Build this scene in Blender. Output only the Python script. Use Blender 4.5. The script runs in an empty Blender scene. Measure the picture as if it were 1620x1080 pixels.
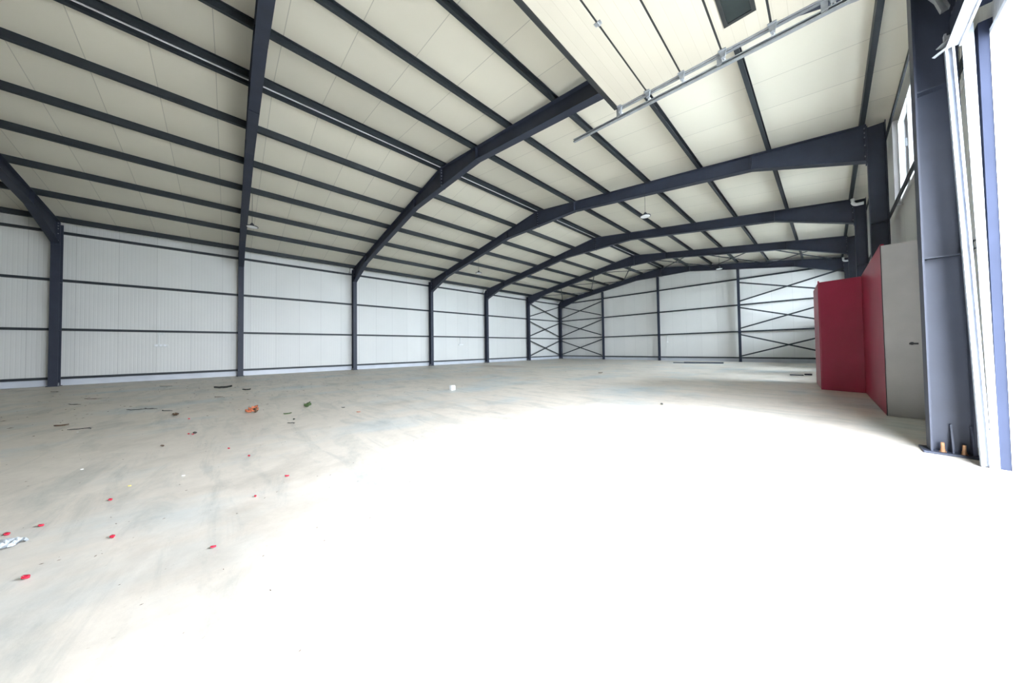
import bpy, math, random
from mathutils import Vector, Matrix
random.seed(7)
sc = bpy.context.scene
COL = sc.collection

# ------------------------------------------------------------------ materials
def newmat(name):
    m = bpy.data.materials.new(name); m.use_nodes = True
    nt = m.node_tree; nt.nodes.clear()
    out = nt.nodes.new('ShaderNodeOutputMaterial')
    b = nt.nodes.new('ShaderNodeBsdfPrincipled')
    nt.links.new(b.outputs[0], out.inputs[0])
    return m, nt, b

def plain(name, col, rough=0.5, metal=0.0, var=0.12, scale=6.0, bump=0.0, spec=0.5):
    """one colour with a little procedural mottling"""
    m, nt, b = newmat(name)
    N, L = nt.nodes, nt.links
    tc = N.new('ShaderNodeTexCoord')
    no = N.new('ShaderNodeTexNoise'); no.inputs['Scale'].default_value = scale; no.inputs['Detail'].default_value = 4
    L.new(tc.outputs['Object'], no.inputs['Vector'])
    r = N.new('ShaderNodeValToRGB')
    r.color_ramp.elements[0].position = .3; r.color_ramp.elements[1].position = .7
    r.color_ramp.elements[0].color = (*[c * (1 - var) for c in col], 1)
    r.color_ramp.elements[1].color = (*[min(1, c * (1 + var)) for c in col], 1)
    L.new(no.outputs['Fac'], r.inputs['Fac']); L.new(r.outputs['Color'], b.inputs['Base Color'])
    b.inputs['Roughness'].default_value = rough; b.inputs['Metallic'].default_value = metal
    b.inputs['Specular IOR Level'].default_value = spec
    if bump:
        bp = N.new('ShaderNodeBump'); bp.inputs['Strength'].default_value = bump; bp.inputs['Distance'].default_value = .01
        L.new(no.outputs['Fac'], bp.inputs['Height']); L.new(bp.outputs[0], b.inputs['Normal'])
    return m

def math_node(nt, op, a, b=None):
    n = nt.nodes.new('ShaderNodeMath'); n.operation = op
    for i, v in enumerate((a, b)):
        if v is None: continue
        if isinstance(v, (int, float)): n.inputs[i].default_value = v
        else: nt.links.new(v, n.inputs[i])
    return n.outputs[0]

def panel_mat(name, col, axis, pitch, phase, seam_w=.012, seam_dark=.62, ribs=0.0, rib_pitch=.1, rough=.45):
    """sandwich panel: joints every `pitch` metres along one axis, faint ribs between"""
    m, nt, b = newmat(name)
    N, L = nt.nodes, nt.links
    tc = N.new('ShaderNodeTexCoord'); sp = N.new('ShaderNodeSeparateXYZ')
    L.new(tc.outputs['Object'], sp.inputs[0])
    u = math_node(nt, 'ADD', sp.outputs[axis], 100.0 * pitch - phase)
    f = math_node(nt, 'FRACT', math_node(nt, 'DIVIDE', u, pitch))
    d = math_node(nt, 'MULTIPLY', math_node(nt, 'MINIMUM', f, math_node(nt, 'SUBTRACT', 1.0, f)), pitch)
    seam = math_node(nt, 'LESS_THAN', d, seam_w / 2)
    no = N.new('ShaderNodeTexNoise'); no.inputs['Scale'].default_value = .9; no.inputs['Detail'].default_value = 5
    L.new(tc.outputs['Object'], no.inputs['Vector'])
    base = N.new('ShaderNodeValToRGB')
    base.color_ramp.elements[0].color = (*[c * .95 for c in col], 1); base.color_ramp.elements[1].color = (*[min(1, c * 1.04) for c in col], 1)
    L.new(no.outputs['Fac'], base.inputs['Fac'])
    # each sheet a hair different from the next
    idx = math_node(nt, 'FLOOR', math_node(nt, 'DIVIDE', u, pitch))
    wn = N.new('ShaderNodeTexWhiteNoise'); wn.noise_dimensions = '1D'; L.new(idx, wn.inputs['W'])
    tint = math_node(nt, 'ADD', math_node(nt, 'MULTIPLY', wn.outputs['Value'], .05), .965)
    mul = N.new('ShaderNodeMix'); mul.data_type = 'RGBA'; mul.blend_type = 'MULTIPLY'; mul.inputs['Factor'].default_value = 1
    L.new(base.outputs['Color'], mul.inputs[6]); L.new(tint, mul.inputs[7])
    mx = N.new('ShaderNodeMix'); mx.data_type = 'RGBA'
    L.new(seam, mx.inputs['Factor']); L.new(mul.outputs[2], mx.inputs[6])
    mx.inputs[7].default_value = (*[c * seam_dark for c in col], 1)
    L.new(mx.outputs[2], b.inputs['Base Color'])
    b.inputs['Roughness'].default_value = rough
    if ribs:
        fr = math_node(nt, 'FRACT', math_node(nt, 'DIVIDE', u, rib_pitch))
        tri = math_node(nt, 'MINIMUM', fr, math_node(nt, 'SUBTRACT', 1.0, fr))
        h = math_node(nt, 'GREATER_THAN', tri, .16)
        sm = N.new('ShaderNodeMapRange'); sm.inputs['From Min'].default_value = .05; sm.inputs['From Max'].default_value = .2
        L.new(tri, sm.inputs['Value'])
        bp = N.new('ShaderNodeBump'); bp.inputs['Strength'].default_value = ribs; bp.inputs['Distance'].default_value = .006
        L.new(sm.outputs[0], bp.inputs['Height']); L.new(bp.outputs[0], b.inputs['Normal'])
    return m

def floor_mat():
    m, nt, b = newmat('concrete')
    N, L = nt.nodes, nt.links
    tc = N.new('ShaderNodeTexCoord')
    def noise(scale, detail=6, rough=.6, sx=1, sy=1, rot=0, dist=0):
        mp = N.new('ShaderNodeMapping'); mp.inputs['Scale'].default_value = (sx, sy, 1); mp.inputs['Rotation'].default_value = (0, 0, rot)
        L.new(tc.outputs['Object'], mp.inputs['Vector'])
        n = N.new('ShaderNodeTexNoise'); n.inputs['Scale'].default_value = scale; n.inputs['Detail'].default_value = detail
        n.inputs['Roughness'].default_value = rough; n.inputs['Distortion'].default_value = dist
        L.new(mp.outputs[0], n.inputs['Vector']); return n.outputs['Fac']
    def ramp(fac, stops):
        r = N.new('ShaderNodeValToRGB'); e = r.color_ramp.elements
        while len(e) < len(stops): e.new(.5)
        for k, (p, c) in enumerate(stops): e[k].position = p; e[k].color = (*c, 1)
        L.new(fac, r.inputs['Fac']); return r.outputs['Color']
    def mix(fac, a, bb, mode='MIX'):
        n = N.new('ShaderNodeMix'); n.data_type = 'RGBA'; n.blend_type = mode
        if isinstance(fac, float): n.inputs['Factor'].default_value = fac
        else: L.new(fac, n.inputs['Factor'])
        L.new(a, n.inputs[6])
        if isinstance(bb, tuple): n.inputs[7].default_value = (*bb, 1)
        else: L.new(bb, n.inputs[7])
        return n.outputs[2]
    base = ramp(noise(.28, 4), [(.3, (.57, .52, .45)), (.7, (.64, .595, .52))])
    cool = ramp(noise(.55, 5, sx=1, sy=.6, rot=.3), [(.50, (0, 0, 0)), (.70, (1, 1, 1))])
    c = mix(cool, base, (.46, .51, .51))
    streak = ramp(noise(1.3, 8, .68, sx=.55, sy=2.4, rot=.45, dist=.7), [(.50, (1, 1, 1)), (.70, (.70, .75, .77))])
    c = mix(1.0, c, streak, 'MULTIPLY')
    blot = ramp(noise(.9, 7, .65, dist=.4), [(.52, (1, 1, 1)), (.72, (.78, .78, .77))])
    c = mix(1.0, c, blot, 'MULTIPLY')
    speck = ramp(noise(34, 3, .6), [(.66, (1, 1, 1)), (.74, (.72, .70, .66))])
    c = mix(.6, c, speck, 'MULTIPLY')
    dust = ramp(noise(5, 9, .75), [(.35, (.93, .93, .93)), (.65, (1.06, 1.06, 1.06))])
    c = mix(1.0, c, dust, 'MULTIPLY')
    # brown dirt stain by the left wall, far down the hall
    ds = N.new('ShaderNodeMapping'); ds.inputs['Location'].default_value = (-4.9 / 2.6, -17.3 / 1.2, 0); ds.inputs['Scale'].default_value = (1 / 2.6, 1 / 1.2, 1)
    L.new(tc.outputs['Object'], ds.inputs['Vector'])
    gr = N.new('ShaderNodeTexGradient'); gr.gradient_type = 'SPHERICAL'; L.new(ds.outputs[0], gr.inputs['Vector'])
    g2 = math_node(nt, 'MULTIPLY', math_node(nt, 'MULTIPLY', gr.outputs['Fac'], noise(2.2, 6, .7, sx=.4)), 1.5)
    c = mix(g2, c, (.27, .17, .11))
    L.new(c, b.inputs['Base Color'])
    b.inputs['Roughness'].default_value = .48; b.inputs['Specular IOR Level'].default_value = .5
    bp = N.new('ShaderNodeBump'); bp.inputs['Strength'].default_value = .12; bp.inputs['Distance'].default_value = .01
    L.new(noise(9, 8, .7), bp.inputs['Height']); L.new(bp.outputs[0], b.inputs['Normal'])
    return m

def glass_mat():
    m = bpy.data.materials.new('window_glass'); m.use_nodes = True
    nt = m.node_tree; nt.nodes.clear()
    out = nt.nodes.new('ShaderNodeOutputMaterial'); mix = nt.nodes.new('ShaderNodeMixShader')
    tr = nt.nodes.new('ShaderNodeBsdfTransparent'); gl = nt.nodes.new('ShaderNodeBsdfGlossy')
    fr = nt.nodes.new('ShaderNodeFresnel'); fr.inputs[0].default_value = 1.45
    tr.inputs[0].default_value = (.93, .96, .97, 1); gl.inputs['Roughness'].default_value = .03
    nt.links.new(fr.outputs[0], mix.inputs[0]); nt.links.new(tr.outputs[0], mix.inputs[1]); nt.links.new(gl.outputs[0], mix.inputs[2])
    nt.links.new(mix.outputs[0], out.inputs[0])
    return m

M_STEEL = plain('anthracite_steel', (.029, .035, .054), .5, 0, .10, 3.0, 0, .35)
M_PURLIN = plain('purlin_steel', (.025, .031, .036), .5, 0, .10, 3.0, 0, .35)
M_JAMB = plain('blue_grey_jamb_paint', (.020, .025, .044), .8, 0, .08, 3.0, 0, .15)
M_DARK = plain('black_steel', (.022, .024, .028), .55)
M_WALL = panel_mat('white_wall_panel_left', (.66, .665, .64), 1, 1.0, .35, .012, .74, .35, .1)
M_WALLX = panel_mat('white_wall_panel_gable', (.72, .72, .695), 0, 1.0, .10, .012, .80, .3, .1)
M_CEIL = panel_mat('white_roof_panel', (.72, .685, .575), 1, 1.0, .35, .013, .66, .05, .33)
M_FLOOR = floor_mat()
M_PLINTH = plain('plinth_membrane', (.58, .61, .66), .35, 0, .06, 2.0)
M_GALV = plain('galvanised_steel', (.30, .32, .34), .42, .6, .15, 12)
M_GALVB = plain('bright_galvanised_sheet', (.42, .45, .50), .5, .3, .08, 10)
M_DOOR = panel_mat('cream_door_panel', (.40, .373, .305), 0, .13, .0, .006, .86, .10, .026, .5)
M_WHITE = plain('white_plastic', (.78, .79, .78), .4, 0, .03)
M_SOCK = plain('grey_white_plastic', (.66, .68, .67), .5, 0, .03)
M_FLASH = plain('white_flashing', (.80, .82, .84), .45, 0, .04)
M_RED = plain('red_panel', (.30, .012, .045), .42, 0, .10, 2.0)
M_GREY = plain('grey_panel', (.40, .39, .39), .55, 0, .06, 3.0)
M_RUST = plain('weathered_brass_bolt', (.42, .23, .12), .5, .5, .25, 30)
M_GLASS = glass_mat()
M_DGLASS = plain('dark_tinted_pane', (.018, .024, .024), .15, 0, .1)
M_RUBBER = plain('black_rubber', (.012, .014, .014), .6)
M_GROUND = plain('outdoor_concrete', (.55, .55, .53), .8, 0, .08, .6)
M_DIFF = plain('lamp_diffuser', (.85, .86, .85), .35, 0, .02)
M_PETAL = plain('red_petal', (.55, .02, .05), .5, 0, .25, 60)
M_BROWN = plain('brown_leaf', (.10, .06, .035), .8, 0, .35, 60)
M_BLACKB = plain('dark_scrap', (.035, .035, .03), .8, 0, .35, 60)
M_GREEN = plain('green_leaf', (.06, .10, .035), .6, 0, .35, 60)
M_ORANGE = plain('orange_leaf', (.50, .14, .06), .6, 0, .4, 60)
M_STRAW = plain('dry_straw', (.20, .19, .12), .8, 0, .35, 60)
M_PAPER = plain('white_paper', (.85, .86, .86), .6, 0, .04)
M_YELLOW = plain('pale_yellow_flake', (.80, .68, .22), .6, 0, .1)
M_FOIL = plain('clear_plastic_film', (.36, .39, .41), .3, 0, .2, 20)

# ------------------------------------------------------------------ mesh helpers
class MB:
    def __init__(self): self.v = []; self.f = []
    def add(self, vs, fs):
        o = len(self.v); self.v += [tuple(x) for x in vs]; self.f += [tuple(i + o for i in f) for f in fs]; return self
    def box(self, a, b):
        (x0, y0, z0), (x1, y1, z1) = a, b
        x0, x1 = sorted((x0, x1)); y0, y1 = sorted((y0, y1)); z0, z1 = sorted((z0, z1))
        return self.add([(x0,y0,z0),(x1,y0,z0),(x1,y1,z0),(x0,y1,z0),(x0,y0,z1),(x1,y0,z1),(x1,y1,z1),(x0,y1,z1)],
                        [(0,3,2,1),(4,5,6,7),(0,1,5,4),(1,2,6,5),(2,3,7,6),(3,0,4,7)])
    def prism(self, poly, axis, a, b):
        """poly: 2-D outline in the two other axes (x<y<z order), pushed from a to b along axis"""
        def P(p, t):
            q = list(p); q.insert(axis, t); return tuple(q)
        n = len(poly)
        vs = [P(p, a) for p in poly] + [P(p, b) for p in poly]
        fs = [tuple(range(n)), tuple(range(2 * n - 1, n - 1, -1))] + [(i, i + n, (i + 1) % n + n, (i + 1) % n) for i in range(n)]
        return self.add(vs, fs)
    def strip(self, top, bot, y0, y1):
        """a bent band in XZ: two polylines of equal length, pushed along y (quads, so it may be concave)"""
        n = len(top); o = []
        for y in (y0, y1):
            o += [(p[0], y, p[1]) for p in top] + [(p[0], y, p[1]) for p in bot]
        fs = []
        for i in range(n - 1):
            fs += [(i, i + 1, n + i + 1, n + i), (2*n + i, 3*n + i, 3*n + i + 1, 2*n + i + 1),
                   (i, 2*n + i, 2*n + i + 1, i + 1), (n + i, n + i + 1, 3*n + i + 1, 3*n + i)]
        fs += [(0, n, 3*n, 2*n), (n - 1, 3*n - 1, 4*n - 1, 2*n - 1)]
        return self.add(o, fs)
    def bar(self, p, q, w, h, up=(0, 0, 1)):
        """rectangular bar between two points"""
        p, q = Vector(p), Vector(q); d = (q - p).normalized(); s = d.cross(Vector(up))
        if s.length < 1e-4: s = d.cross(Vector((1, 0, 0)))
        s.normalize(); u = s.cross(d)
        vs = []
        for c in (p, q):
            for a, b in ((-1,-1),(1,-1),(1,1),(-1,1)): vs.append(c + s * (a * w / 2) + u * (b * h / 2))
        return self.add(vs, [(0,1,2,3),(7,6,5,4),(0,4,5,1),(1,5,6,2),(2,6,7,3),(3,7,4,0)])
    def angle(self, p, q, w, t, up=(0, 0, 1), flip=1):
        """L-section bar"""
        p, q = Vector(p), Vector(q); d = (q - p).normalized(); s = d.cross(Vector(up))
        if s.length < 1e-4: s = d.cross(Vector((1, 0, 0)))
        s.normalize(); u = s.cross(d)
        prof = [(0,0),(w,0),(w,t),(t,t),(t,w),(0,w)]
        n = 6; vs = [c + s * (a - w/2) * flip + u * (b - w/2) for c in (p, q) for a, b in prof]
        return self.add(vs, [(0,1,2,3),(0,3,4,5),(9,8,7,6),(11,10,9,6)] + [(i, i+n, (i+1)%n+n, (i+1)%n) for i in range(n)])
    def tube(self, pts, r, n=10, cap=True):
        pts = [Vector(p) for p in pts]; rings = []
        rr = r if isinstance(r, (list, tuple)) else [r] * len(pts)
        for i, p in enumerate(pts):
            d = (pts[min(i+1, len(pts)-1)] - pts[max(i-1, 0)]).normalized()
            s = d.cross(Vector((0, 0, 1)))
            if s.length < 1e-3: s = d.cross(Vector((0, 1, 0)))
            s.normalize(); u = s.cross(d)
            rings.append([p + (s * math.cos(2*math.pi*k/n) + u * math.sin(2*math.pi*k/n)) * rr[i] for k in range(n)])
        vs = [x for r_ in rings for x in r_]; fs = []
        for i in range(len(pts) - 1):
            for k in range(n): fs.append((i*n + k, i*n + (k+1) % n, (i+1)*n + (k+1) % n, (i+1)*n + k))
        if cap: fs += [tuple(range(n-1, -1, -1)), tuple(range(len(vs)-n, len(vs)))]
        return self.add(vs, fs)
    def lathe(self, prof, c, n=32):
        vs, fs = [], []
        for r, z in prof:
            for k in range(n):
                a = 2 * math.pi * k / n; vs.append((c[0] + r * math.cos(a), c[1] + r * math.sin(a), c[2] + z))
        for i in range(len(prof) - 1):
            for k in range(n): fs.append((i*n + k, i*n + (k+1) % n, (i+1)*n + (k+1) % n, (i+1)*n + k))
        fs += [tuple(range(n-1, -1, -1)), tuple(range(len(vs)-n, len(vs)))]
        return self.add(vs, fs)
    def build(self, name, mat, parent=None, bevel=0.0, smooth=False):
        me = bpy.data.meshes.new(name)
        org = parent['_org'] if parent is not None and '_org' in parent else (0, 0, 0)
        me.from_pydata([(x - org[0], y - org[1], z - org[2]) for x, y, z in self.v], [], self.f)
        me.materials.append(mat); me.validate(); me.update()
        import bmesh
        bm = bmesh.new(); bm.from_mesh(me); bmesh.ops.recalc_face_normals(bm, faces=bm.faces); bm.to_mesh(me); bm.free()
        if smooth:
            for p in me.polygons: p.use_smooth = True
        o = bpy.data.objects.new(name, me); COL.objects.link(o)
        if parent is not None:
            o.parent = parent; o['_org'] = org
        if bevel:
            b = o.modifiers.new('bevel', 'BEVEL'); b.width = bevel; b.segments = 2; b.limit_method = 'ANGLE'
        return o

def thing(name, label, cat, loc, group=None):
    o = bpy.data.objects.new(name, None); COL.objects.link(o)
    o.location = loc; o['_org'] = tuple(loc); o.empty_display_size = .1
    tag(o, label, cat, group); return o
def tag(o, label, cat, group=None, kind='thing'):
    o['label'] = label; o['category'] = cat; o['kind'] = kind
    if group: o['group'] = group
    return o
def struct(o, label=None, cat=None):
    o['kind'] = 'structure'
    if label: o['label'] = label
    if cat: o['category'] = cat
    return o

# ------------------------------------------------------------------ the hall's measures (metres)
XR = 20.68                     # inner face of the right wall (left wall is x = 0)
RX, RZ, SL = 10.45, 7.46, .146 # ridge line, height of the rafters' top flange there, roof slope
FR = [0, 5, 10, 15, 20, 25, 29.86]
YB, YG = -5.2, 30.14           # inner faces of the back wall and the far gable
G = [.282, 2.075, 3.90, 5.68]  # girt heights
PH = .18                       # purlin height
CI, CO = .42, .13              # inner and outer column face, from the left wall
CIR, COR = 20.28, 20.55        # the same on the right
def zt(x): return RZ - SL * abs(x - RX)
ORD = ['first', 'second', 'third', 'fourth', 'fifth', 'sixth', 'seventh', 'eighth']

# ------------------------------------------------------------------ setting
f = MB(); f.box((-.12, YB - .1, -.2), (XR + .08, YG + .12, 0)).build('floor', M_FLOOR)
struct(bpy.data.objects['floor'], 'pale dusty concrete floor of the hall', 'floor')
g = MB(); g.box((XR + .08, -40, -.25), (90, 70, -.012)).build('ground', M_GROUND)
struct(bpy.data.objects['ground'], 'bright concrete yard outside the open door', 'ground')

def roofz(x): return zt(x) + PH
c = MB()
c.strip([(-.12, roofz(-.12) + .1), (RX, roofz(RX) + .1), (XR + .1, roofz(XR + .1) + .1)],
        [(-.12, roofz(-.12)), (RX, roofz(RX)), (XR + .1, roofz(XR + .1))], YB - .1, YG + .12)
struct(c.build('ceiling', M_CEIL), 'underside of the white panelled roof', 'ceiling')
w = MB(); w.box((-.1, YB - .1, 0), (0, YG + .1, roofz(0) - .002))
struct(w.build('wall_left', M_WALL), 'long white panelled wall on the left', 'wall')
def gable(y0, y1):
    m = MB(); t = [(0, roofz(0) - .002), (RX, roofz(RX) - .002), (XR, roofz(XR) - .002)]
    return m.strip(t, [(0, 0), (RX, 0), (XR, 0)], y0, y1)
struct(gable(YG, YG + .1).build('wall_far', M_WALLX), 'white panelled gable wall at the far end', 'wall')
struct(gable(YB - .1, YB).build('wall_back', M_WALLX), 'white panelled gable wall behind the viewpoint', 'wall')
# right wall with its openings: the big door, the strip window, and unseen windows added beyond for daylight
DY0, DY1, DZ = 5.75, 9.66, 3.98
WZ0, WZ1 = 3.97, 5.60
WZ0_ = 3.97
WINS = [(10.35, 14.42), (16.9, 19.2), (22.1, 24.3), (25.95, 29.3)]
SILL = [WZ0_, 1.15, 1.15, 2.8]      # after the first: added unseen windows, sills lowered to daylight the far end
top = roofz(XR) - .004
r = MB(); x0, x1 = XR, XR + .08
def rb(y0, y1, z0, z1): r.box((x0, y0, z0), (x1, y1, z1))
rb(YB, DY0, 0, top); rb(DY0, DY1, DZ, top)
yp = DY1
for wi, (a, b_) in enumerate(WINS):
    rb(yp, a, 0, top); rb(a, b_, WZ1, top); rb(a, b_, 0, SILL[wi]); yp = b_
rb(yp, YG, 0, top)
struct(r.build('wall_right', M_WALL), 'white panelled wall on the right with the open door', 'wall')

# plinth strips along the foot of the walls
struct(MB().box((0.002, YB, 0), (.02, YG, .238)).build('baseboard_left', M_PLINTH), 'pale blue-grey strip along the foot of the left wall', 'baseboard')
struct(MB().box((.02, YG - .02, 0), (XR - .02, YG - .002, .238)).build('baseboard_far', M_PLINTH), 'pale blue-grey strip along the foot of the far gable wall', 'baseboard')
struct(MB().box((XR - .02, DY1 + .2, 0), (XR - .002, YG - .02, .238)).build('baseboard_right', M_PLINTH), 'pale blue-grey strip along the foot of the right wall', 'baseboard')

# windows
for i, (a, b_) in enumerate(WINS):
    WZ0 = SILL[i]; fr = MB(); d0, d1 = XR - .03, XR + .05; e = .05
    fr.box((d0, a, WZ0), (d1, b_, WZ0 + e)); fr.box((d0, a, WZ1 - e), (d1, b_, WZ1))
    fr.box((d0, a, WZ0 + e), (d1, a + e, WZ1 - e)); fr.box((d0, b_ - e, WZ0 + e), (d1, b_, WZ1 - e))
    n = 4; st = (b_ - a) / n
    for k in range(1, n): fr.box((d0, a + k*st - .03, WZ0 + e), (d1, a + k*st + .03, WZ1 - e))
    o = struct(fr.build('window_%d' % (i + 1), M_WHITE), ('strip window high in the right wall, first bay beyond the open door' if i == 0 else 'unseen tall window added in the right wall for daylight, %s bay beyond the open door' % ORD[i]), 'window')
    for k in range(n):
        MB().box((XR + .005, a + k*st + .04, WZ0 + e), (XR + .015, a + (k+1)*st - .04, WZ1 - e)).build('pane', M_GLASS, o)
        MB().box((d0 - .03, a + k*st + .075, 4.70), (d0, a + k*st + .10, 4.84)).build('window_handle', M_GALV, o)
    WZ0 = WZ0_
    if i == 0:
        struct(MB().box((XR - .10, b_, WZ0 - .05), (XR - .002, b_ + .03, WZ1 + .05)).build('trim_1', M_GREY), 'grey reveal board beside the strip window', 'trim')

# ------------------------------------------------------------------ steel frames
def i_column(name, label, y, xin, xout, side, near=False, group=None):
    """side +1: hall lies towards +x (left wall), -1: right wall"""
    t = thing(name, label, 'column', ((xin + xout) / 2, y, 0), group)
    s = -side; fw = .1; ft = .014
    zi, zo = zt(xin) - .004, zt(xout) - .004
    lo = .022
    zlow = min(zi, zo)
    MB().prism([(xin, lo), (xin + s*ft, lo), (xin + s*ft, zlow), (xin, zlow)], 1, y - fw, y + fw).build('inner_flange', M_STEEL, t)
    MB().prism([(xout - s*ft, lo), (xout, lo), (xout, zlow), (xout - s*ft, zlow)], 1, y - fw, y + fw).build('outer_flange', M_STEEL, t)
    MB().box((xin + s*ft, y - .005, lo), (xout - s*ft, y + .005, zlow)).build('web', M_STEEL, t)
    MB().box((xin - s*.05, y - .135, 0), (xout + s*.02, y + .135, lo)).build('base_plate', M_STEEL, t, bevel=.003 if near else 0)
    for z in (G[1] - .06, G[2] - .12):
        for q in (-1, 1):
            MB().box((xin + s*ft, y + q*.006, z), (xout - s*ft, y + q*fw, z + .012)).build('stiffener', M_STEEL, t)
    for fx in (.28, .74):
        xx = xin + s * abs(xout - xin) * fx
        for q in (-1, 1):
            m = MB(); m.lathe([(.023, 0), (.023, .006), (.016, .006), (.017, .030), (.013, .030), (.013, .092), (.009, .096)], (xx, y + q*.075, lo), 12 if near else 6)
            b = m.build('anchor_bolt', M_RUST if near else M_GALV, t); 
            if near: b['label'] = 'brassy rust-coloured anchor bolt'
    if near:
        for fx in (.5, .93):
            xx = xin + s * abs(xout - xin) * fx
            for q in (-1, 1):
                MB().prism([(y + q*.006, lo), (y + q*.098, lo), (y + q*.098, lo + .05), (y + q*.04, lo + .28), (y + q*.006, lo + .28)], 0, xx - .006, xx + .006).build('gusset', M_STEEL, t)
    return t

for k, y in enumerate(FR):
    i_column('steel_column', ['dark steel column against the left wall, nearest of the row, at the left edge', 'dark steel column against the left wall, second of the row from the left',
             'dark steel column against the left wall, third of the row from the left', 'dark steel column against the left wall, fourth of the row from the left',
             'dark steel column against the left wall, fifth of the row from the left', 'dark steel column against the left wall, next before the far left corner',
             'dark steel column standing in the far left corner of the hall'][k], y, CI, CO, 1)
RLAB = {2: 'big blue-lit steel column with bolted foot beside the open door', 3: 'dark steel column rising behind the grey and red partition panels',
        4: 'dark steel column on the right wall just beyond the red partitions', 5: 'dark steel column on the right wall, next before the far right corner',
        6: 'dark steel column in the far right corner of the hall', 1: 'steel column on the right wall on the near side of the open door'}
for k, y in enumerate(FR):
    if k in RLAB: i_column('steel_column', RLAB[k], y, CIR, COR, -1, near=(k == 2))

def rafter(y, label):
    t = thing('portal_rafter', label, 'rafter', (RX, y, zt(RX) - .68))
    a, b = CI + .002, CIR - .002
    fw, ft = .1, .014
    top_ = [(a, zt(a)), (RX, RZ), (b, zt(b))]
    dep = [(a, .80), (2.45, .40), (8.40, .385), (RX, None), (12.50, .385), (18.25, .40), (b, .82)]
    bot = []
    for x, d in dep:
        bot.append((x, 6.775 if d is None else zt(x) - d))
    xs = sorted({p[0] for p in top_} | {p[0] for p in bot})
    def ip(pl, x):
        for (xa, za), (xb, zb) in zip(pl, pl[1:]):
            if xa - 1e-9 <= x <= xb + 1e-9: return za + (zb - za) * (x - xa) / (xb - xa)
    MB().strip([(x, ip(top_, x) - ft) for x in xs], [(x, ip(bot, x) + ft) for x in xs], y - .005, y + .005).build('web', M_STEEL, t)
    MB().strip(top_, [(x, z - ft) for x, z in top_], y - fw, y + fw).build('top_flange', M_STEEL, t)
    MB().strip([(x, z + ft) for x, z in bot], bot, y - fw, y + fw).build('bottom_flange', M_STEEL, t)
    # ridge splice: end plates with bolt rows
    pl = MB().box((RX - .018, y - fw, 6.76), (RX + .018, y + fw, RZ - .016)).build('splice_plate', M_STEEL, t)
    m = MB()
    for q in (-1, 1):
        for z in (6.84, 6.95, 7.06, 7.17, 7.28, 7.37):
            m.lathe([(.014, 0), (.014, .001)], (0, 0, 0), 6) if False else m.box((RX - .034, y + q*.055 - .013, z - .013), (RX + .034, y + q*.055 + .013, z + .013))
    m.build('splice_bolts', M_GALV, pl)
    # knee end plates
    for xx, s in ((a, 1), (b, -1)):
        zz = zt(xx)
        kp = MB().box((xx, y - fw, zz - .86), (xx + s*.018, y + fw, zz - .016)).build('knee_plate', M_STEEL, t)
        m = MB()
        for q in (-1, 1):
            for d in (.07, .17, .27, .45, .70): m.box((xx + s*.018, y + q*.06 - .012, zz - d - .012), (xx + s*.036, y + q*.06 + .012, zz - d + .012))
        m.build('knee_bolts', M_GALV, kp)
    for xx in (8.40, 12.50, 18.25, 2.45):
        for q in (-1, 1):
            MB().box((xx - .005, y + q*.006, ip(bot, xx) + ft), (xx + .005, y + q*fw, zt(xx) - ft)).build('stiffener', M_STEEL, t)
    return t
RFL = ['dark tapered steel rafter rising from the column at the left edge', 'steep dark steel rafter running up from the second left column, nearest overhead',
       'dark steel rafter with bolted ridge joint passing behind the raised door', 'dark steel rafter spanning the hall to the knee above the red partitions',
       'dark steel rafter spanning the hall, third before the far gable', 'dark steel rafter next before the far gable, roof bracing behind it',
       'dark steel rafter lying along the top of the far gable wall']
for k, y in enumerate(FR): rafter(y, RFL[k])

# purlins: channels running the length of the hall on top of the rafters
def c_section(m, x, z0, h, wdt, y0, y1, s):
    t = .006
    sl = -SL if x > RX else SL
    def P(u, v): return (x + s*u - sl * v * 0, z0 + v + sl * s * u)
    prof = [(0, 0), (wdt, 0), (wdt, .02), (wdt - t, .02), (wdt - t, t), (t, t), (t, h - t), (wdt - t, h - t), (wdt - t, h - .02), (wdt, h - .02), (wdt, h), (0, h)]
    pts = [P(u, v) for u, v in prof]; n = 12
    vs = [(p[0], y0, p[1]) for p in pts] + [(p[0], y1, p[1]) for p in pts]
    fs = [(i, i + n, (i+1) % n + n, (i+1) % n) for i in range(n)]
    for o in (0, n):
        fs += [tuple(o + i for i in q) for q in ((0,1,4,5),(1,2,3,4),(0,5,6,11),(11,6,7,10),(10,7,8,9))]
    m.add(vs, fs)
LEFTP = [10.33, 8.86, 7.26, 5.71, 4.04, 2.33, .44]
RIGHTP = [10.57, 12.34, 13.90, 15.43, 17.01, 18.61, 20.22]
for side, lst in (('left', LEFTP), ('right', RIGHTP)):
    for i, x in enumerate(lst):
        m = MB(); s = 1 if side == 'right' else -1
        c_section(m, x - s*.035, zt(x) + .001, PH - .004, .075, YB + .01, YG - .01, s)
        lab = 'dark steel purlin along the ridge, on the %s slope side of the pair' % side if i == 0 else \
              'dark steel roof purlin on the %s slope, %s down from the ridge pair' % (side, ORD[i-1])
        if i == 6: lab = 'dark steel eaves purlin lowest on the %s slope, along the wall top' % side
        tag(m.build('roof_purlin', M_PURLIN, None), lab, 'purlin', 'roof purlins on the %s slope' % side)

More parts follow.
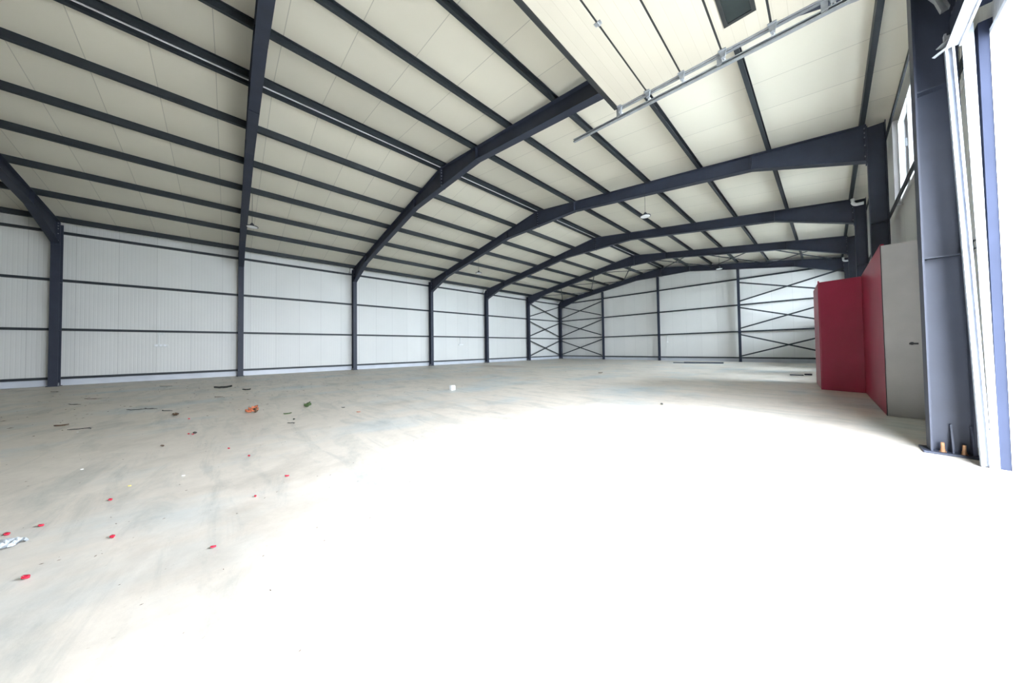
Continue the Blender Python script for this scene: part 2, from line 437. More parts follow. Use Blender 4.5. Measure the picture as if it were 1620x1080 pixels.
# wall girts
def girt(a, b, axis, label, group):
    m = MB(); (x0_, y0_, z), (x1_, y1_, _) = a, b
    h, t = .085, .008
    if axis == 1:   # runs along y
        m.box((x0_, y0_, z - h/2), (x1_, y1_, z - h/2 + t)); m.box((x0_, y0_, z + h/2 - t), (x1_, y1_, z + h/2))
        xi = x1_ if x0_ < 5 else x0_; s = -1 if x0_ < 5 else 1
        m.box((xi, y0_, z - h/2 + t), (xi + s*t, y1_, z + h/2 - t))
    else:
        m.box((x0_, y0_, z - h/2), (x1_, y1_, z - h/2 + t)); m.box((x0_, y0_, z + h/2 - t), (x1_, y1_, z + h/2))
        m.box((x0_, y0_, z - h/2 + t), (x1_, y0_ + t, z + h/2 - t))
    tag(m.build('wall_girt', M_PURLIN), label, 'girt', group)
GN = ['lowest, just above the floor', 'second up from the floor', 'third up from the floor', 'topmost, below the eaves']
for i, z in enumerate(G):
    girt((.001, YB + .01, z), (CO - .002, YG - .16, z), 1, 'dark horizontal steel girt along the left wall, ' + GN[i], 'girts on the left wall')
for i, z in enumerate(G):
    x0_, x1_ = .2, XR - .2
    if i == 3: x0_, x1_ = .2, XR - .25
    girt((x0_, YG - .135, z), (x1_, YG - .001, z), 0, 'dark horizontal steel girt across the far gable wall, ' + GN[i], 'girts on the far gable')
for i, z in enumerate(G):
    zz = (z, z, WZ0 - .07, WZ1 + .07)[i]
    girt((COR + .002, 9.78, zz), (XR - (.104 if i > 0 else .022), YG - .16, zz), 1, 'dark horizontal steel girt along the right wall, ' + ('lowest, just above the floor', 'second up from the floor', 'directly under the strip window', 'directly above the strip window')[i], 'girts on the right wall')

# gable posts
def zbot(x):
    d = abs(x - RX)
    return 6.775 if d < 2.05 else zt(x) - .40
PX = [5.19, 10.15, 15.42]
PL = ['slim dark steel post on the far gable, leftmost of three', 'slim dark steel post on the far gable, middle one below the ridge', 'slim dark steel post on the far gable, rightmost of three']
for x, lab in zip(PX, PL):
    y = YG - .26; t = thing('gable_post', lab, 'post', (x, y, 0), 'posts of the far gable')
    h = zbot(x) - .004
    m = MB()
    MB().box((x - .065, y - .10, .015), (x + .065, y - .09, h)).build('flange', M_STEEL, t)
    MB().box((x - .065, y + .09, .015), (x + .065, y + .10, h)).build('flange', M_STEEL, t)
    MB().box((x - .004, y - .09, .015), (x + .004, y + .09, h)).build('web', M_STEEL, t)
    MB().box((x - .10, y - .13, 0), (x + .10, y + .12, .015)).build('base_plate', M_STEEL, t)

# wall bracing: three stacked crosses per bay
def rod(p, q, label, group, wdt=.055, up=(0, 0, 1)):
    m = MB(); m.bar(p, q, wdt, wdt * .6, up); tag(m.build('brace_bar', M_PURLIN), label, 'brace', group)
LEV = [('bottom', G[0] + .12, G[1] - .22), ('middle', G[1] + .2, G[2] - .22), ('top', G[2] + .22, G[3] - .3)]
for nm, za, zb in LEV:
    for d, (z0_, z1_) in (('rising towards the far corner', (za, zb)), ('falling towards the far corner', (zb, za))):
        off = .03 if z0_ < z1_ else -.03
        rod((.27 + off, 25.14, z0_), (.27 + off, 29.715, z1_), 'diagonal brace %s, %s cross on the left wall' % (d, nm), 'cross braces on the left wall', .08, (1, 0, 0))
for nm, za, zb in LEV:
    for (xa, xb, where, tops) in ((CI + .02, PX[0] - .07, 'left', None), (PX[2] + .07, CIR - .02, 'right', None)):
        for d, (z0_, z1_) in (('rising rightward', (za, zb)), ('falling rightward', (zb, za))):
            off = .03 if z0_ < z1_ else -.03
            rod((xa, YG - .435 + off*1.2, z0_), (xb, YG - .435 + off*1.2, z1_), 'diagonal brace %s, %s cross, %s bay of the far gable' % (d, nm, where), 'cross braces on the far gable', .085, (0, 1, 0))
# roof bracing between the last two rafters
NX = [.70, 4.04, 7.26, 10.43, 13.90, 17.01, 19.95]
for i in range(6):
    xa, xb = NX[i], NX[i + 1]
    za, zb = zt(xa) - .12, zt(xb) - .12
    where = ['in the leftmost of six roof crosses', 'in the second roof cross from the left', 'in the third roof cross from the left', 'in the third roof cross from the right', 'in the second roof cross from the right', 'in the rightmost of six roof crosses'][i]
    rod((xa, 25.11, za), (xb, 29.75, zb), 'thin roof brace running away rightward, ' + where, 'roof braces before the far gable', .06)
    rod((xb, 25.11, zb - .07), (xa, 29.75, za - .07), 'thin roof brace running away leftward, ' + where, 'roof braces before the far gable', .06)

# ------------------------------------------------------------------ raised sectional door
PATH = [(17.15, 5.34), (17.66, 5.297), (18.165, 5.253), (18.68, 5.21), (19.20, 5.165), (19.72, 5.11), (20.20, 4.93), (20.445, 4.60)]
PY0, PY1 = 5.81, 9.55
door = thing('sectional_door', 'cream sectional door raised open overhead, seams between its panels dark', 'door', (18.7, 7.45, 5.2))
TH = .042
def sect(p, q, y0, y1, trim0=0.0, trim1=.022, th0=0.0, th1=TH):
    p, q = Vector((p[0], 0, p[1])), Vector((q[0], 0, q[1])); d = (q - p).normalized(); n = Vector((-d.z, 0, d.x))
    if n.z < 0 and n.x < 0: n = -n
    n = Vector((d.z * -1, 0, d.x)); n = n if (n.z > 0 or n.x > 0) else -n
    a, b = p + d*trim0, q - d*trim1
    return [(v.x, v.z) for v in (a + n*th0, b + n*th0, b + n*th1, a + n*th1)], d, n
for i in range(len(PATH) - 1):
    poly, d, n = sect(PATH[i], PATH[i+1], PY0, PY1)
    m = MB(); m.prism(poly, 1, PY0, PY1)
    s_ = m.build('door_section', M_DOOR, door, bevel=.004)
    gp, _, _ = sect(PATH[i], PATH[i+1], PY0, PY1, trim0=(Vector(PATH[i+1]) - Vector(PATH[i])).length - .024, trim1=-.001, th0=.003, th1=TH - .004)
    MB().prism(gp, 1, PY0 + .01, PY1 - .01).build('seam_seal', M_RUBBER, door)
    # steel end cap of the section
    ec, _, _ = sect(PATH[i], PATH[i+1], 0, 0, 0, .012, -.003, TH + .003)
    MB().prism(ec, 1, PY1, PY1 + .025).build('end_cap', M_GALV, door)
# leading rubber seal
poly, d, n = sect((17.08, 5.346), (17.149, 5.34), 0, 0, 0, 0, -.012, TH)
MB().prism(poly, 1, PY0, PY1 + .01).build('top_seal', M_RUBBER, door)
# bottom seal and bottom bracket
poly, d, n = sect((20.445, 4.60), (20.47, 4.555), 0, 0, 0, 0, .004, TH - .004)
MB().prism(poly, 1, PY0, PY1).build('bottom_seal', M_RUBBER, door)
# small window in the fourth section
def onp(x): return 5.34 - .085 * (x - 17.15)
def plate(xa, xb, ya, yb, z0, z1):
    return [(xa, ya, onp(xa) + z0), (xb, ya, onp(xb) + z0), (xb, yb, onp(xb) + z0), (xa, yb, onp(xa) + z0),
            (xa, ya, onp(xa) + z1), (xb, ya, onp(xb) + z1), (xb, yb, onp(xb) + z1), (xa, yb, onp(xa) + z1)]
BF = [(0,3,2,1),(4,5,6,7),(0,1,5,4),(1,2,6,5),(2,3,7,6),(3,0,4,7)]
for (ya, yb) in ((8.56, 9.19), (7.14, 7.77), (6.0, 6.63)):
    wx0, wx1 = 18.77, 19.09; e = .04
    m = MB()
    for A in ((wx0, wx1, ya, ya + e), (wx0, wx1, yb - e, yb), (wx0, wx0 + e, ya + e, yb - e), (wx1 - e, wx1, ya + e, yb - e)): m.add(plate(*A, -.014, .002), BF)
    wf = m.build('door_window', M_RUBBER, door)
    MB().add(plate(wx0 + e, wx1 - e, ya + e, yb - e, -.006, .0005), BF).build('pane', M_DGLASS, wf)
# hinges along the seams and roller brackets at the panel ends
for i in range(1, 6):
    x, z = PATH[i]
    for y in (8.03, 6.6):
        m = MB(); m.add(plate(x - .05, x + .04, y - .03, y + .03, -.006, -.0005), BF); m.tube([(x, y - .035, z - .009), (x, y + .035, z - .009)], .009, 8)
        m.build('hinge', M_GALV, door)
def roller(x, z):
    m = MB()
    m.add(plate(x - .045, x + .045, PY1 - .05, PY1 + .022, -.012, -.004), BF)
    m.add([(x - .02, PY1 - .02, z - .10), (x + .025, PY1 - .02, z - .10), (x + .025, PY1 + .015, z - .10), (x - .02, PY1 + .015, z - .10),
           (x - .04, PY1 - .02, z - .008), (x + .04, PY1 - .02, z - .008), (x + .04, PY1 + .015, z - .008), (x - .04, PY1 + .015, z - .008)], BF)
    m.tube([(x, PY1 - .03, z - .085), (x, PY1 + .10, z - .085)], .008, 8)
    b = m.build('roller_bracket', M_GALV, door)
    MB().tube([(x, PY1 + .055, z - .085), (x, PY1 + .085, z - .085)], .023, 14).build('roller', M_WHITE, b)
for i in range(0, 6): roller(PATH[i][0] + (.03 if i == 0 else 0), PATH[i][1] - (.003 if i == 0 else 0))
# bottom corner bracket with its roller, by the jamb
m = MB()
m.bar((20.50, 9.50, 4.02), (20.40, 9.62, 3.99), .07, .012); m.bar((20.47, 9.54, 3.96), (20.36, 9.62, 3.93), .035, .01)
m.tube([(20.47, 9.50, 4.03), (20.47, 9.66, 4.03)], .012, 8)
bb = m.build('bottom_bracket', M_GALV, door, bevel=.003)
MB().tube([(20.47, 9.585, 4.03), (20.47, 9.62, 4.03)], .028, 16).build('roller', M_WHITE, bb)

# rails that carry it, door side towards the far end of the hall
def channel(m, pts, wy, hz, y, t=.004):
    """C-rail following a path of (x, z), open towards -y"""
    up = []
    for i, p in enumerate(pts):
        a, b = Vector(pts[max(i-1, 0)]), Vector(pts[min(i+1, len(pts)-1)]); d = (b - a).normalized(); n = Vector((-d.y, d.x))
        up.append((Vector(p), n))
    A = [(p + n*hz/2) for p, n in up]; B = [(p - n*hz/2) for p, n in up]
    tA = [(p + n*(hz/2 - t)) for p, n in up]; tB = [(p - n*(hz/2 - t)) for p, n in up]
    T = lambda l: [(v.x, v.y) for v in l]
    m.strip(T(A), T(B), y + wy - t, y + wy); m.strip(T(A), T(tA), y, y + wy - t); m.strip(T(tB), T(B), y, y + wy - t)
    lipA = [(p + n*(hz/2 - .014)) for p, n in up]; lipB = [(p - n*(hz/2 - .014)) for p, n in up]
    m.strip(T(tA), T(lipA), y, y + t); m.strip(T(lipB), T(tB), y, y + t)
track = thing('door_track', 'galvanised double rail carrying the raised door, along its far edge', 'rail', (20.53, 9.63, 0))
lower = [(16.18, 5.275), (17.2, 5.19), (18.2, 5.105), (19.3, 5.012)]
arc = []
for k in range(0, 9):
    a = math.radians(90 - k * 10.2); arc.append((19.70 + .745 * math.cos(a), 4.235 + .745 * math.sin(a)))
m = MB(); channel(m, lower + arc, .05, .052, 9.585)
m.build('lower_rail', M_GALV, track)
m = MB(); channel(m, [(20.446, 4.10), (20.535, 0.004)], .05, .052, 9.585)
m.build('vertical_rail', M_GALVB, track)
m = MB(); up_ = [(17.12, 5.345 + .02), (18.2, 5.253 + .02), (19.2, 5.165 + .02), (19.75, 5.12 + .02)]
m.angle((17.10, 9.60, 5.35), (19.80, 9.60, 5.12), .045, .004)
m.build('upper_rail', M_GALV, track)
for bx_, bz in ((17.10, 5.20), (18.60, 5.07), (19.62, 4.98)): MB().box((bx_, 9.588, bz), (bx_ + .06, 9.60, bz + .17)).build('rail_bracket', M_GALV, track)
hg = MB(); hg.box((18.60, 9.565, 5.24), (18.64, 9.60, zt(18.6) - .002)).build('hanger', M_GALV, track)
MB().box((18.50, 9.55, zt(18.6) - .01), (18.72, 9.62, zt(18.72) - .001 + .0)).build('hanger_plate', M_GALV, track)
# jamb angle and post beside the opening
m = MB()
m.prism([(20.565, 0.002), (20.602, 0.002), (20.580, 4.1), (20.515, 4.1)], 1, 9.60, 9.604)
m.prism([(20.598, 0.002), (20.602, 0.002), (20.580, 4.1), (20.576, 4.1)], 1, 9.604, 9.66)
mt = m.build('mounting_angle', M_GALVB, track)
mb = MB()
for z in (.35, 1.1, 1.9, 2.7, 3.5): mb.tube([(20.585 - z*.006, 9.592, z), (20.585 - z*.006, 9.60, z)], .008, 8)
mb.build('bolt', M_GALV, mt)
struct(MB().box((20.604, 9.615, 0), (XR - .001, 9.77, DZ + .1)).build('door_1_jamb', M_JAMB), 'blue-grey steel jamb post beside the open doorway', 'door frame')
struct(MB().box((XR - .02, 9.61, 0.001), (XR + .10, 9.658, DZ)).build('trim_2', M_FLASH), 'white flashing on the edge of the doorway', 'trim')
struct(MB().box((XR - .02, DY0 + .002, DZ - .05), (XR + .10, 9.61, DZ - .002)).build('trim_3', M_FLASH), 'white flashing along the head of the doorway', 'trim')
hd = MB(); hd.box((20.455, DY0 + .1, 3.962), (20.467, 9.60, 4.22)); hd.box((20.467, DY0 + .1, 4.21), (XR - .002, 9.60, 4.22))
ho = struct(hd.build('trim_4', M_JAMB), 'blue-grey header channel across the top of the open doorway', 'trim')
lp = MB(); lp.box((20.425, DY0 + .1, 3.95), (20.50, 9.60, 3.962)); lp.box((20.50, DY0 + .1, 3.93), (20.515, 9.60, 3.962))
lp.build('lip', M_GALVB, ho)
struct(MB().box((RX - .014, YB + .02, RZ + .012), (RX + .014, YG - .02, RZ + PH - .012)).build('trim_5', M_FLASH), 'white ridge strip between the two ridge purlins', 'trim')
# the twin rail on the near side of the door (overhead, above the viewpoint)
m = MB(); channel(m, [(16.18, 5.275), (17.2, 5.19), (18.2, 5.105), (19.3, 5.012)] + arc, .05, .052, 5.72)
nt_ = thing('door_track', 'galvanised rail along the near edge of the raised door', 'rail', (20.53, 5.75, 0))
m.build('lower_rail', M_GALV, nt_)
m = MB(); channel(m, [(20.446, 4.10), (20.535, 0.004)], .05, .052, 5.72); m.build('vertical_rail', M_GALVB, nt_)

# ------------------------------------------------------------------ red and grey partitions
p1 = thing('partition_booth', 'tall narrow booth with grey end panel and red side, behind the big column', 'partition', (20.36, 13.6, 0))
HB = 2.68
MB().prism([(20.185, 12.09), (COR - .012, 12.09), (COR - .012, 12.13), (20.185, 12.13)], 2, .005, HB).build('end_panel', M_GREY, p1, bevel=.004)['label'] = 'grey end panel'
MB().prism([(20.178, 12.09), (20.184, 12.09), (20.184, 12.131), (20.178, 12.131)], 2, .005, HB + .005).build('corner_trim', M_DARK, p1)
MB().prism([(20.180, 12.132), (20.22, 12.132), (20.175, 15.19), (20.135, 15.19)], 2, .005, HB + .03).build('side_panel', M_RED, p1, bevel=.004)['label'] = 'red side panel'
MB().tube([(20.44, 12.07, 1.13), (20.44, 12.09, 1.13)], .022, 14).build('lock', M_DARK, p1)
MB().box((20.415, 12.072, 1.115), (20.50, 12.084, 1.14)).build('handle', M_DARK, p1)
p2 = thing('partition_booth', 'wide dark red booth standing out furthest into the hall on the right', 'partition', (19.9, 16.1, 0))
H2 = 2.69
MB().prism([(19.43, 15.40), (20.135, 15.20), (20.145, 15.24), (19.44, 15.44)], 2, .005, H2).build('front_panel', M_RED, p2, bevel=.004)
MB().prism([(19.43, 15.405), (19.435, 15.445), (19.345, 17.06), (19.305, 17.06)], 2, .005, H2).build('side_panel', M_RED, p2, bevel=.004)
MB().prism([(19.422, 15.392), (19.452, 15.392), (19.452, 15.43), (19.422, 15.43)], 2, .005, H2 + .035).build('corner_trim', M_RED, p2)
MB().prism([(19.305, 17.065), (20.53, 17.065), (20.53, 17.10), (19.305, 17.10)], 2, .005, H2).build('back_panel', M_RED, p2)

# ------------------------------------------------------------------ high-bay lamps
def lamp(x, y, label, top, z=5.56):
    t = thing('high_bay_lamp', label, 'lamp', (x, y, z), 'round lamps hanging from the roof')
    MB().lathe([(.05, .10), (.055, .05), (.10, .035), (.17, .02), (.175, 0.0), (.165, -.006)][::-1], (x, y, z), 32).build('housing', M_DARK, t, smooth=False)
    MB().lathe([(.145, -.012), (.150, -.006)], (x, y, z), 32).build('diffuser', M_DIFF, t)
    MB().tube([(x, y, z + .10), (x, y, top)], .006, 6).build('cable', M_DARK, t)
    MB().lathe([(.03, 0), (.03, .03), (.012, .045)], (x, y, z + .10), 12).build('cap', M_DARK, t)
for (x, y, lab) in ((5.70, 5.17, 'round hanging lamp beside the second rafter, nearest of those over the left half'), (5.66, 15.16, 'round hanging lamp over the left half, below the fourth rafter'),
                    (15.41, 14.86, 'round hanging lamp on a long wire over the right half, below the raised door rail'),
                    (15.34, 25.15, 'small far round lamp just in front of the far gable rafter')):
    lamp(x, y, lab, zt(x) + .0, 5.56)

# ------------------------------------------------------------------ conduits, sockets and rain pipes
def outlet(x, y, label, axis):
    t = thing('socket_strip', label, 'socket', (x, y, 1.40))
    def bx(u0, u1, d, z0, z1):
        return MB().box((.021, y + u0, z0), (.021 + d, y + u1, z1)) if axis == 0 else MB().box((x + u0, YG - .002 - d, z0), (x + u1, YG - .002, z1))
    bx(-.02, .01, .03, 1.53, 1.93).build('conduit', M_SOCK, t)
    bx(-.04, .14, .05, 1.93, 2.02).build('junction_box', M_SOCK, t, bevel=.004)
    if axis == 1:
        bx(-.05, .06, .05, 1.42, 1.53).build('socket_box', M_WHITE, t, bevel=.004); return
    b = bx(-.14, .26, .06, 1.42, 1.53).build('socket_box', M_SOCK, t, bevel=.004)
    for k in range(3):
        u = -.06 + k * .12
        (MB().box((.081, y + u - .035, 1.44), (.085, y + u + .035, 1.51)) if axis == 0 else MB().box((x + u - .035, YG - .066, 1.44), (x + u + .035, YG - .062, 1.51))).build('socket', M_FLASH, b)
outlet(.03, 2.43, 'white socket box on the left wall between the first and second columns', 0)
outlet(.03, 17.57, 'white socket box on the left wall between the fourth and fifth columns', 0)
outlet(10.68, YG - .03, 'white socket box on the far gable beside the middle post', 1)
def pipe(x, y, s, label):
    m = MB(); pts = [(x, y, 5.98), (x, y, 5.90)]
    for k in range(7):
        a = math.radians(k * 15); pts.append((x - s*.10*(1 - math.cos(a)), y, 5.86 - .10*math.sin(a)))
    pts.append((x - s*.24, y, 5.76))
    m.tube(pts, .05, 14); t = m.build('rain_pipe', M_WHITE, smooth=True); tag(t, label, 'pipe', 'white rain pipe elbows at the eaves'); return t
pipe(.27, 9.80, 1, 'white rain pipe elbow at the head of the third left column')
pipe(.27, 19.80, 1, 'white rain pipe elbow at the head of the fifth left column')
pipe(.30, 29.66, 1, 'white rain pipe elbow at the head of the far left corner column')
pipe(20.25, 19.75, -1, 'white rain pipe elbow by the right wall beyond the strip window')
pipe(20.25, 29.60, -1, 'white rain pipe elbow in the far right corner under the roof')

# ------------------------------------------------------------------ what lies on the floor
def leafmesh(s, curl, asp=.55, tip=.3):
    """a curled petal or leaf with thickness, centred on the origin"""
    m = MB(); nx, ny = 7, 4; top_, bot = [], []
    for i in range(nx + 1):
        u = i / nx; wv = math.sin(math.pi * (u ** .8)) * asp * .5 + .02
        for j in range(ny + 1):
            v = (j / ny - .5) * 2
            z = curl * s * (v * v * .5 + (u - .5) ** 2 * tip * 4) + .002 + random.uniform(0, .05) * s * .4
            top_.append(((u - .5) * s, v * wv * s, z + .0025)); bot.append(((u - .5) * s, v * wv * s, z))
    n = len(top_); fs = []
    def I(i, j): return i * (ny + 1) + j
    for i in range(nx):
        for j in range(ny):
            q = (I(i, j), I(i+1, j), I(i+1, j+1), I(i, j+1)); fs += [q, tuple(n + k for k in reversed(q))]
    edge = [I(i, 0) for i in range(nx + 1)] + [I(nx, j) for j in range(1, ny + 1)] + [I(i, ny) for i in range(nx - 1, -1, -1)] + [I(0, j) for j in range(ny - 1, 0, -1)]
    for a, b in zip(edge, edge[1:] + edge[:1]): fs.append((a, n + a, n + b, b))
    return m.add(top_ + bot, fs)
def put(m, name, mat, x, y, rot, label, cat, group=None, smooth=True, parent=None):
    o = m.build(name, mat, smooth=smooth)
    o.location = (x, y, .0005); o.rotation_euler = (0, 0, rot)
    return tag(o, label, cat, group)
def twigmesh(s, bend=.15, r=.004, fork=False):
    pts = [((k/6 - .5)*s, math.sin(k*.9 + bend*9)*bend*s*.3, r + .001 + abs(math.sin(k*1.7))*.004) for k in range(7)]
    m = MB(); m.tube(pts, [r*.6, r, r, r*.9, r*.8, r*.7, r*.4], 6)
    if fork: m.tube([pts[3], (pts[3][0] + s*.18, pts[3][1] + s*.14, r + .006)], [r*.7, r*.3], 6)
    return m
def lumpmesh(s, flat=.5, n=10, k=6, rough=.35):
    m = MB(); vs = []
    for i in range(k + 1):
        ph = math.pi * i / k
        for j in range(n):
            a = 2*math.pi*j/n; q = 1 + random.uniform(-rough, rough)
            vs.append((s/2*math.sin(ph)*math.cos(a)*q, s/2*math.sin(ph)*math.sin(a)*q*.7, s/2*flat*(1 - math.cos(ph)*(.6 + .4*q)) * .9 + .001))
    fs = []
    for i in range(k):
        for j in range(n): fs.append((i*n + j, i*n + (j+1) % n, (i+1)*n + (j+1) % n, (i+1)*n + j))
    return m.add(vs, fs)

PET = [(15.717, 3.942, .050, 'red petal above and right of the pair at the left edge'),
       (15.957, 3.704, .050, 'red petal of the pair at the left edge, right-hand one'),
       (15.975, 3.589, .055, 'red petal at the very left edge, above the crumpled film'),
       (16.503, 4.087, .052, 'red petal level with the crumpled film, to its right'),
       (17.086, 4.545, .040, 'red petal furthest right of the near scattered ones'),
       (16.743, 3.860, .058, 'largest red petal, nearest the bottom left corner'),
       (15.201, 4.771, .050, 'pale red petal midway to the orange leaf heap'),
       (16.161, 4.996, .050, 'folded red petal nearest the bright middle of the floor'),
       (14.683, 4.610, .045, 'small red petal left of the pale red one'),
       (16.453, 4.763, .035, 'tiny red petal below the folded one'),
       (13.39, 4.20, .050, 'tiny red petal just left of the dark bud'),
       (13.47, 4.245, .045, 'tiny red petal just below the dark bud'),
       (11.99, 4.11, .06, 'dark red petal beyond the dark bud')]
for i, (x, y, s, lab) in enumerate(PET):
    put(leafmesh(s * .68, .45, .62), 'petal', M_PETAL, x, y, [.5, .9, .7, .4, 1.2, .8, .3, 1.0, .6, .2, .5, .9, .7][i], lab, 'petal', 'red petals on the floor')
BITS = [(13.40, 4.26, 'bud', M_BLACKB, .05, 'dark dried bud among tiny red petals on the left floor'),
        (13.943, 4.018, 'leaf_scrap', M_BROWN, .07, 'curled brown leaf scrap nearest the left foreground of the scraps'),
        (11.338, 3.901, 'leaf_scrap', M_BROWN, .20, 'long reddish brown dried leaf on the left floor'),
        (11.133, 2.663, 'leaf_scrap', M_BROWN, .14, 'small brown leaf scrap at the left, beside the dark twig'),
        (6.297, 4.471, 'leaf_scrap', M_BLACKB, .42, 'flat dark strip of scrap near the second left column'),
        (7.554, 4.99, 'leaf_scrap', M_BLACKB, .22, 'dark scrap right of the flat dark strip'),
        (12.779, 5.386, 'leaf_scrap', M_GREEN, .12, 'thin grey-green leaf between the orange heap and the green sprig'),
        (13.40, 5.40, 'bud', M_BLACKB, .04, 'tiny dark crumb below the grey-green leaf'),
        (12.886, 6.27, 'leaf_scrap', M_BLACKB, .07, 'dark crumb alone right of the green sprig'),
        (13.579, 6.349, 'leaf_scrap', M_ORANGE, .07, 'small orange-brown crumb right of the green sprig'),
        (17.311, 10.756, 'bud', M_BLACKB, .06, 'small grey crumb out on the bright right floor'),
        (12.658, 16.468, 'leaf_scrap', M_BROWN, .20, 'brown scrap far down the middle of the floor')]
for (x, y, nm, mt_, s, lab) in BITS:
    put(leafmesh(s, .22, .4) if nm == 'leaf_scrap' else lumpmesh(s, .6), nm, mt_, x, y, random.uniform(0, 2), lab, 'leaf' if nm == 'leaf_scrap' else 'crumb')
TW = [(11.74, 2.98, .32, M_BLACKB, 'dark twig lying at the left, right of the small brown scrap'), (9.876, 3.24, .40, M_BLACKB, 'dark forked twig near the left wall, leftmost of the tangle'),
      (9.95, 3.42, .35, M_BLACKB, 'dark forked twig near the left wall, middle of the tangle'), (10.56, 3.71, .35, M_BLACKB, 'dark forked twig near the left wall, right end of the tangle'),
      (6.63, 2.06, .45, M_BROWN, 'brown dry stalk near the first bay of the left wall'), (7.74, 2.03, .4, M_BLACKB, 'dark dry stalk lying just in front of the brown one'),
      (13.71, 5.33, .16, M_BLACKB, 'thin dark twig below the tiny dark crumb'), (8.817, 4.405, .25, M_BROWN, 'short brown stalk between the dark strip and the tangle'),
      (3.852, 3.018, .45, M_BROWN, 'brown stalk close to the left wall'), (3.25, .72, .4, M_BLACKB, 'dark stalk close to the left wall by the nearest column')]
for (x, y, s, mt_, lab) in TW: put(twigmesh(s, random.uniform(.2, .5), .006, True), 'twig', mt_, x, y, random.uniform(.2, 1.0), lab, 'twig')
# heap of orange leaves, and the green sprig
t = thing('leaf_heap', 'small crumpled heap of orange dried leaves on the left floor', 'leaf', (12.213, 4.931, 0))
for k in range(6):
    mm = leafmesh(.13, .5, .6)
    ca, sa = math.cos(k*1.1), math.sin(k*1.1); dx, dy = random.uniform(-.05, .05), random.uniform(-.05, .05)
    mm.v = [(12.213 + dx + x*ca - y*sa, 4.931 + dy + x*sa + y*ca, .004 + z*1.2 + k*.014) for x, y, z in mm.v]
    mm.build('leaf', M_ORANGE if k % 3 else M_BROWN, t, smooth=True)
t = thing('green_sprig', 'green leafy sprig lying right of the orange leaf heap', 'leaf', (12.206, 5.732, 0))
for k in range(5):
    mm = leafmesh(.13, .4, .35); ca, sa = math.cos(.5 + k*.5), math.sin(.5 + k*.5)
    mm.v = [(12.206 + (x + .05)*ca - y*sa, 5.732 + (x + .05)*sa + y*ca, .003 + z*1.1 + (x + .06)*.25*(k % 2) + k*.006) for x, y, z in mm.v]
    mm.build('leaf', M_GREEN, t, smooth=True)
# white carton
t = thing('carton', 'small white carton lying alone on the middle of the floor', 'box', (12.30, 9.10, 0))
bx = MB(); bx.box((12.24, 9.10, 0), (12.36, 9.22, .13)); bx.build('body', M_PAPER, t, bevel=.006)
MB().add([(12.24, 9.10, .02), (12.24, 9.22, .02), (12.13, 9.21, .008), (12.13, 9.11, .008), (12.24, 9.10, .024), (12.24, 9.22, .024), (12.13, 9.21, .012), (12.13, 9.11, .012)], BF).build('flap', M_GREY, t)
# crumpled clear film at the left edge
mm = MB(); nn = 9; vs = []
for lay in (0, 1):
    for i in range(nn):
        for j in range(nn):
            vs.append(((i/(nn-1) - .5)*.15, (j/(nn-1) - .5)*.09, .004 + .03*abs(math.sin(i*1.3 + j*.7)*math.cos(j*1.1 - i*.4))*(1 - abs(i/(nn-1) - .5)) + (.0025 if lay == 0 else 0)))
fs = []
for i in range(nn - 1):
    for j in range(nn - 1):
        q = (i*nn + j, (i+1)*nn + j, (i+1)*nn + j + 1, i*nn + j + 1); fs += [q, tuple(nn*nn + k for k in reversed(q))]
mm.add(vs, fs); put(mm, 'plastic_film', M_FOIL, 16.155, 3.635, .75, 'crumpled clear plastic film at the left edge of the floor', 'wrapper', smooth=False)
# pale flakes
FL = [(14.48, 3.555, M_PAPER, 'white paper flake on the left floor, left one of three'), (15.42, 3.99, M_YELLOW, 'pale yellow flake just beyond the petals near the left edge'),
      (15.443, 4.304, M_PAPER, 'white paper flake on the left floor, right of the yellow flake'), (12.0, 3.0, M_PAPER, 'white paper flake furthest left, beside the brown scrap')]
for x, y, mt_, lab in FL: put(leafmesh(.024, .25, .9), 'flake', mt_, x, y, 1.0, lab, 'flake')
# two dark lengths of steel lying before the gable, and strips by the red booth
def barthing(p, q, w_, h_, label, name='steel_bar'):
    o = MB().bar((*p, h_/2 + .001), (*q, h_/2 + .001), w_, h_).build(name, M_STEEL, bevel=.004); tag(o, label, 'bar')
barthing((13.0, 26.35), (15.02, 27.08), .09, .09, 'longer dark steel bar lying on the floor before the far gable')
barthing((12.32, 26.42), (13.05, 26.62), .06, .05, 'shorter dark steel bar beside the long one before the far gable')
barthing((18.55, 19.75), (18.92, 19.80), .04, .03, 'thin dark strip on the floor left of the red booth', 'metal_strip')
barthing((18.93, 20.1), (19.12, 20.15), .07, .05, 'dark offcut on the floor against the red booth', 'metal_strip')
# straws blown in through the door
ST = [(1.0, 19.24, 6.93), (2.1, 19.76, 7.38), (2.3, 19.836, 7.30), (1.8, 19.887, 7.465), (2.6, 19.59, 6.294), (2.4, 20.163, 7.264)]
SL_ = ['dry straw alone on the bright floor, leftmost of those near the door', 'short dark straw on the bright floor before the door column', 'long pale straw on the bright floor before the door column',
       'dry straw with a bend, rightmost on the bright floor before the door column', 'dark straw nearest the lower right corner', 'green straw at the right edge of the floor']
for (a, x, y), lab in zip(ST, SL_): put(twigmesh(.06, .25, .0015), 'straw', M_STRAW, x, y, a, lab, 'straw')
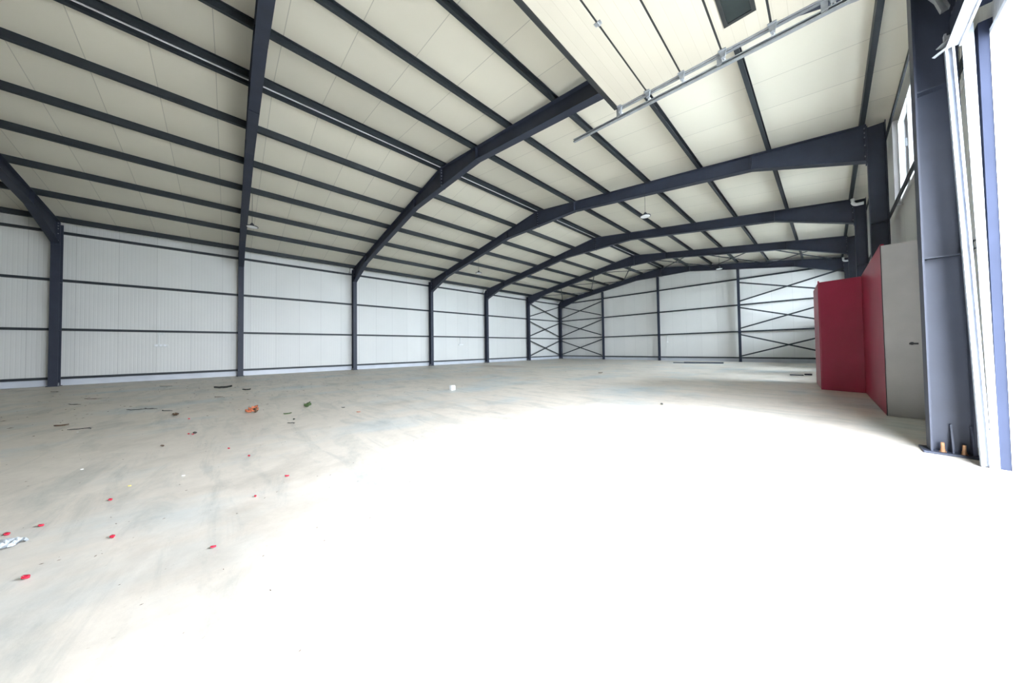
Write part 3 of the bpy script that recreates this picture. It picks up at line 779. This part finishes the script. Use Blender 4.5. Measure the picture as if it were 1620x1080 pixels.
# fine crumbs and clippings nobody could count
cr = MB()
for k in range(700):
    x = random.uniform(2, 19.3); y = random.uniform(1.0, 9) if random.random() < .75 else random.uniform(9, 24)
    if x > 14: y = random.uniform(3.2, 8)
    s = random.uniform(.006, .022) * (1.6 if x < 12 else .5); a = random.uniform(0, 6.28); dx, dy = math.cos(a)*s, math.sin(a)*s; h = s*.18
    ex, ey = -dy*.3, dx*.3
    cr.add([(x - dx, y - dy, .0006), (x + ex, y + ey, .0006), (x + dx, y + dy, .0006), (x - ex, y - ey, .0006), (x, y, h + .001)], [(0, 1, 4), (1, 2, 4), (2, 3, 4), (3, 0, 4), (3, 2, 1, 0)])
tag(cr.build('floor_crumbs', M_BROWN), 'fine brown crumbs and leaf clippings scattered over the concrete floor', 'debris', None, 'stuff')

# ------------------------------------------------------------------ daylight
wd = bpy.data.worlds.new('overcast_sky'); sc.world = wd; wd.use_nodes = True
bg = wd.node_tree.nodes['Background']; bg.inputs[0].default_value = (.83, .895, 1.0, 1); bg.inputs[1].default_value = 6.0
def area(name, loc, rot, sx, sy, power=0, portal=False, col=(1, 1, 1)):
    l = bpy.data.lights.new(name, 'AREA'); l.shape = 'RECTANGLE'; l.size = sx; l.size_y = sy; l.energy = power; l.color = col
    o = bpy.data.objects.new(name, l); COL.objects.link(o); o.location = loc; o.rotation_euler = rot
    if portal: l.cycles.is_portal = True
    return o
R90 = math.radians(90)
area('door_daylight', (XR + .12, (DY0 + DY1)/2, DZ/2), (0, R90, 0), DZ, DY1 - DY0, portal=True)
for i, (a, b_) in enumerate(WINS):
    area('window_daylight', (XR + .12, (a + b_)/2, (SILL[i] + WZ1)/2), (0, R90, 0), WZ1 - SILL[i], b_ - a, portal=True)

# ------------------------------------------------------------------ camera
cam = bpy.data.cameras.new('camera'); co = bpy.data.objects.new('camera', cam); COL.objects.link(co)
cam.sensor_fit = 'HORIZONTAL'; cam.sensor_width = 36; cam.lens = 473.70 / 1620 * 36; cam.clip_start = .02; cam.clip_end = 300
Rv = Vector((0.68629608, 0.72718542, -0.01410871)); Fv = Vector((-0.72684556, 0.68641942, 0.02288933)); Uv = Rv.cross(Fv)
mw = Matrix((( Rv.x, Uv.x, -Fv.x, 19.58557), (Rv.y, Uv.y, -Fv.y, 4.60738), (Rv.z, Uv.z, -Fv.z, 1.14143), (0, 0, 0, 1)))
co.matrix_world = mw
sc.camera = co

for o in bpy.data.objects:
    if '_org' in o: del o['_org']
vs_ = sc.view_settings
vs_.view_transform = 'Standard'; vs_.look = 'None'; vs_.gamma = 1; vs_.use_curve_mapping = False
vs_.exposure = 2.98
sc.cycles.use_denoising = True
sc.cycles.max_bounces = 14; sc.cycles.diffuse_bounces = 10; sc.cycles.sample_clamp_indirect = 10
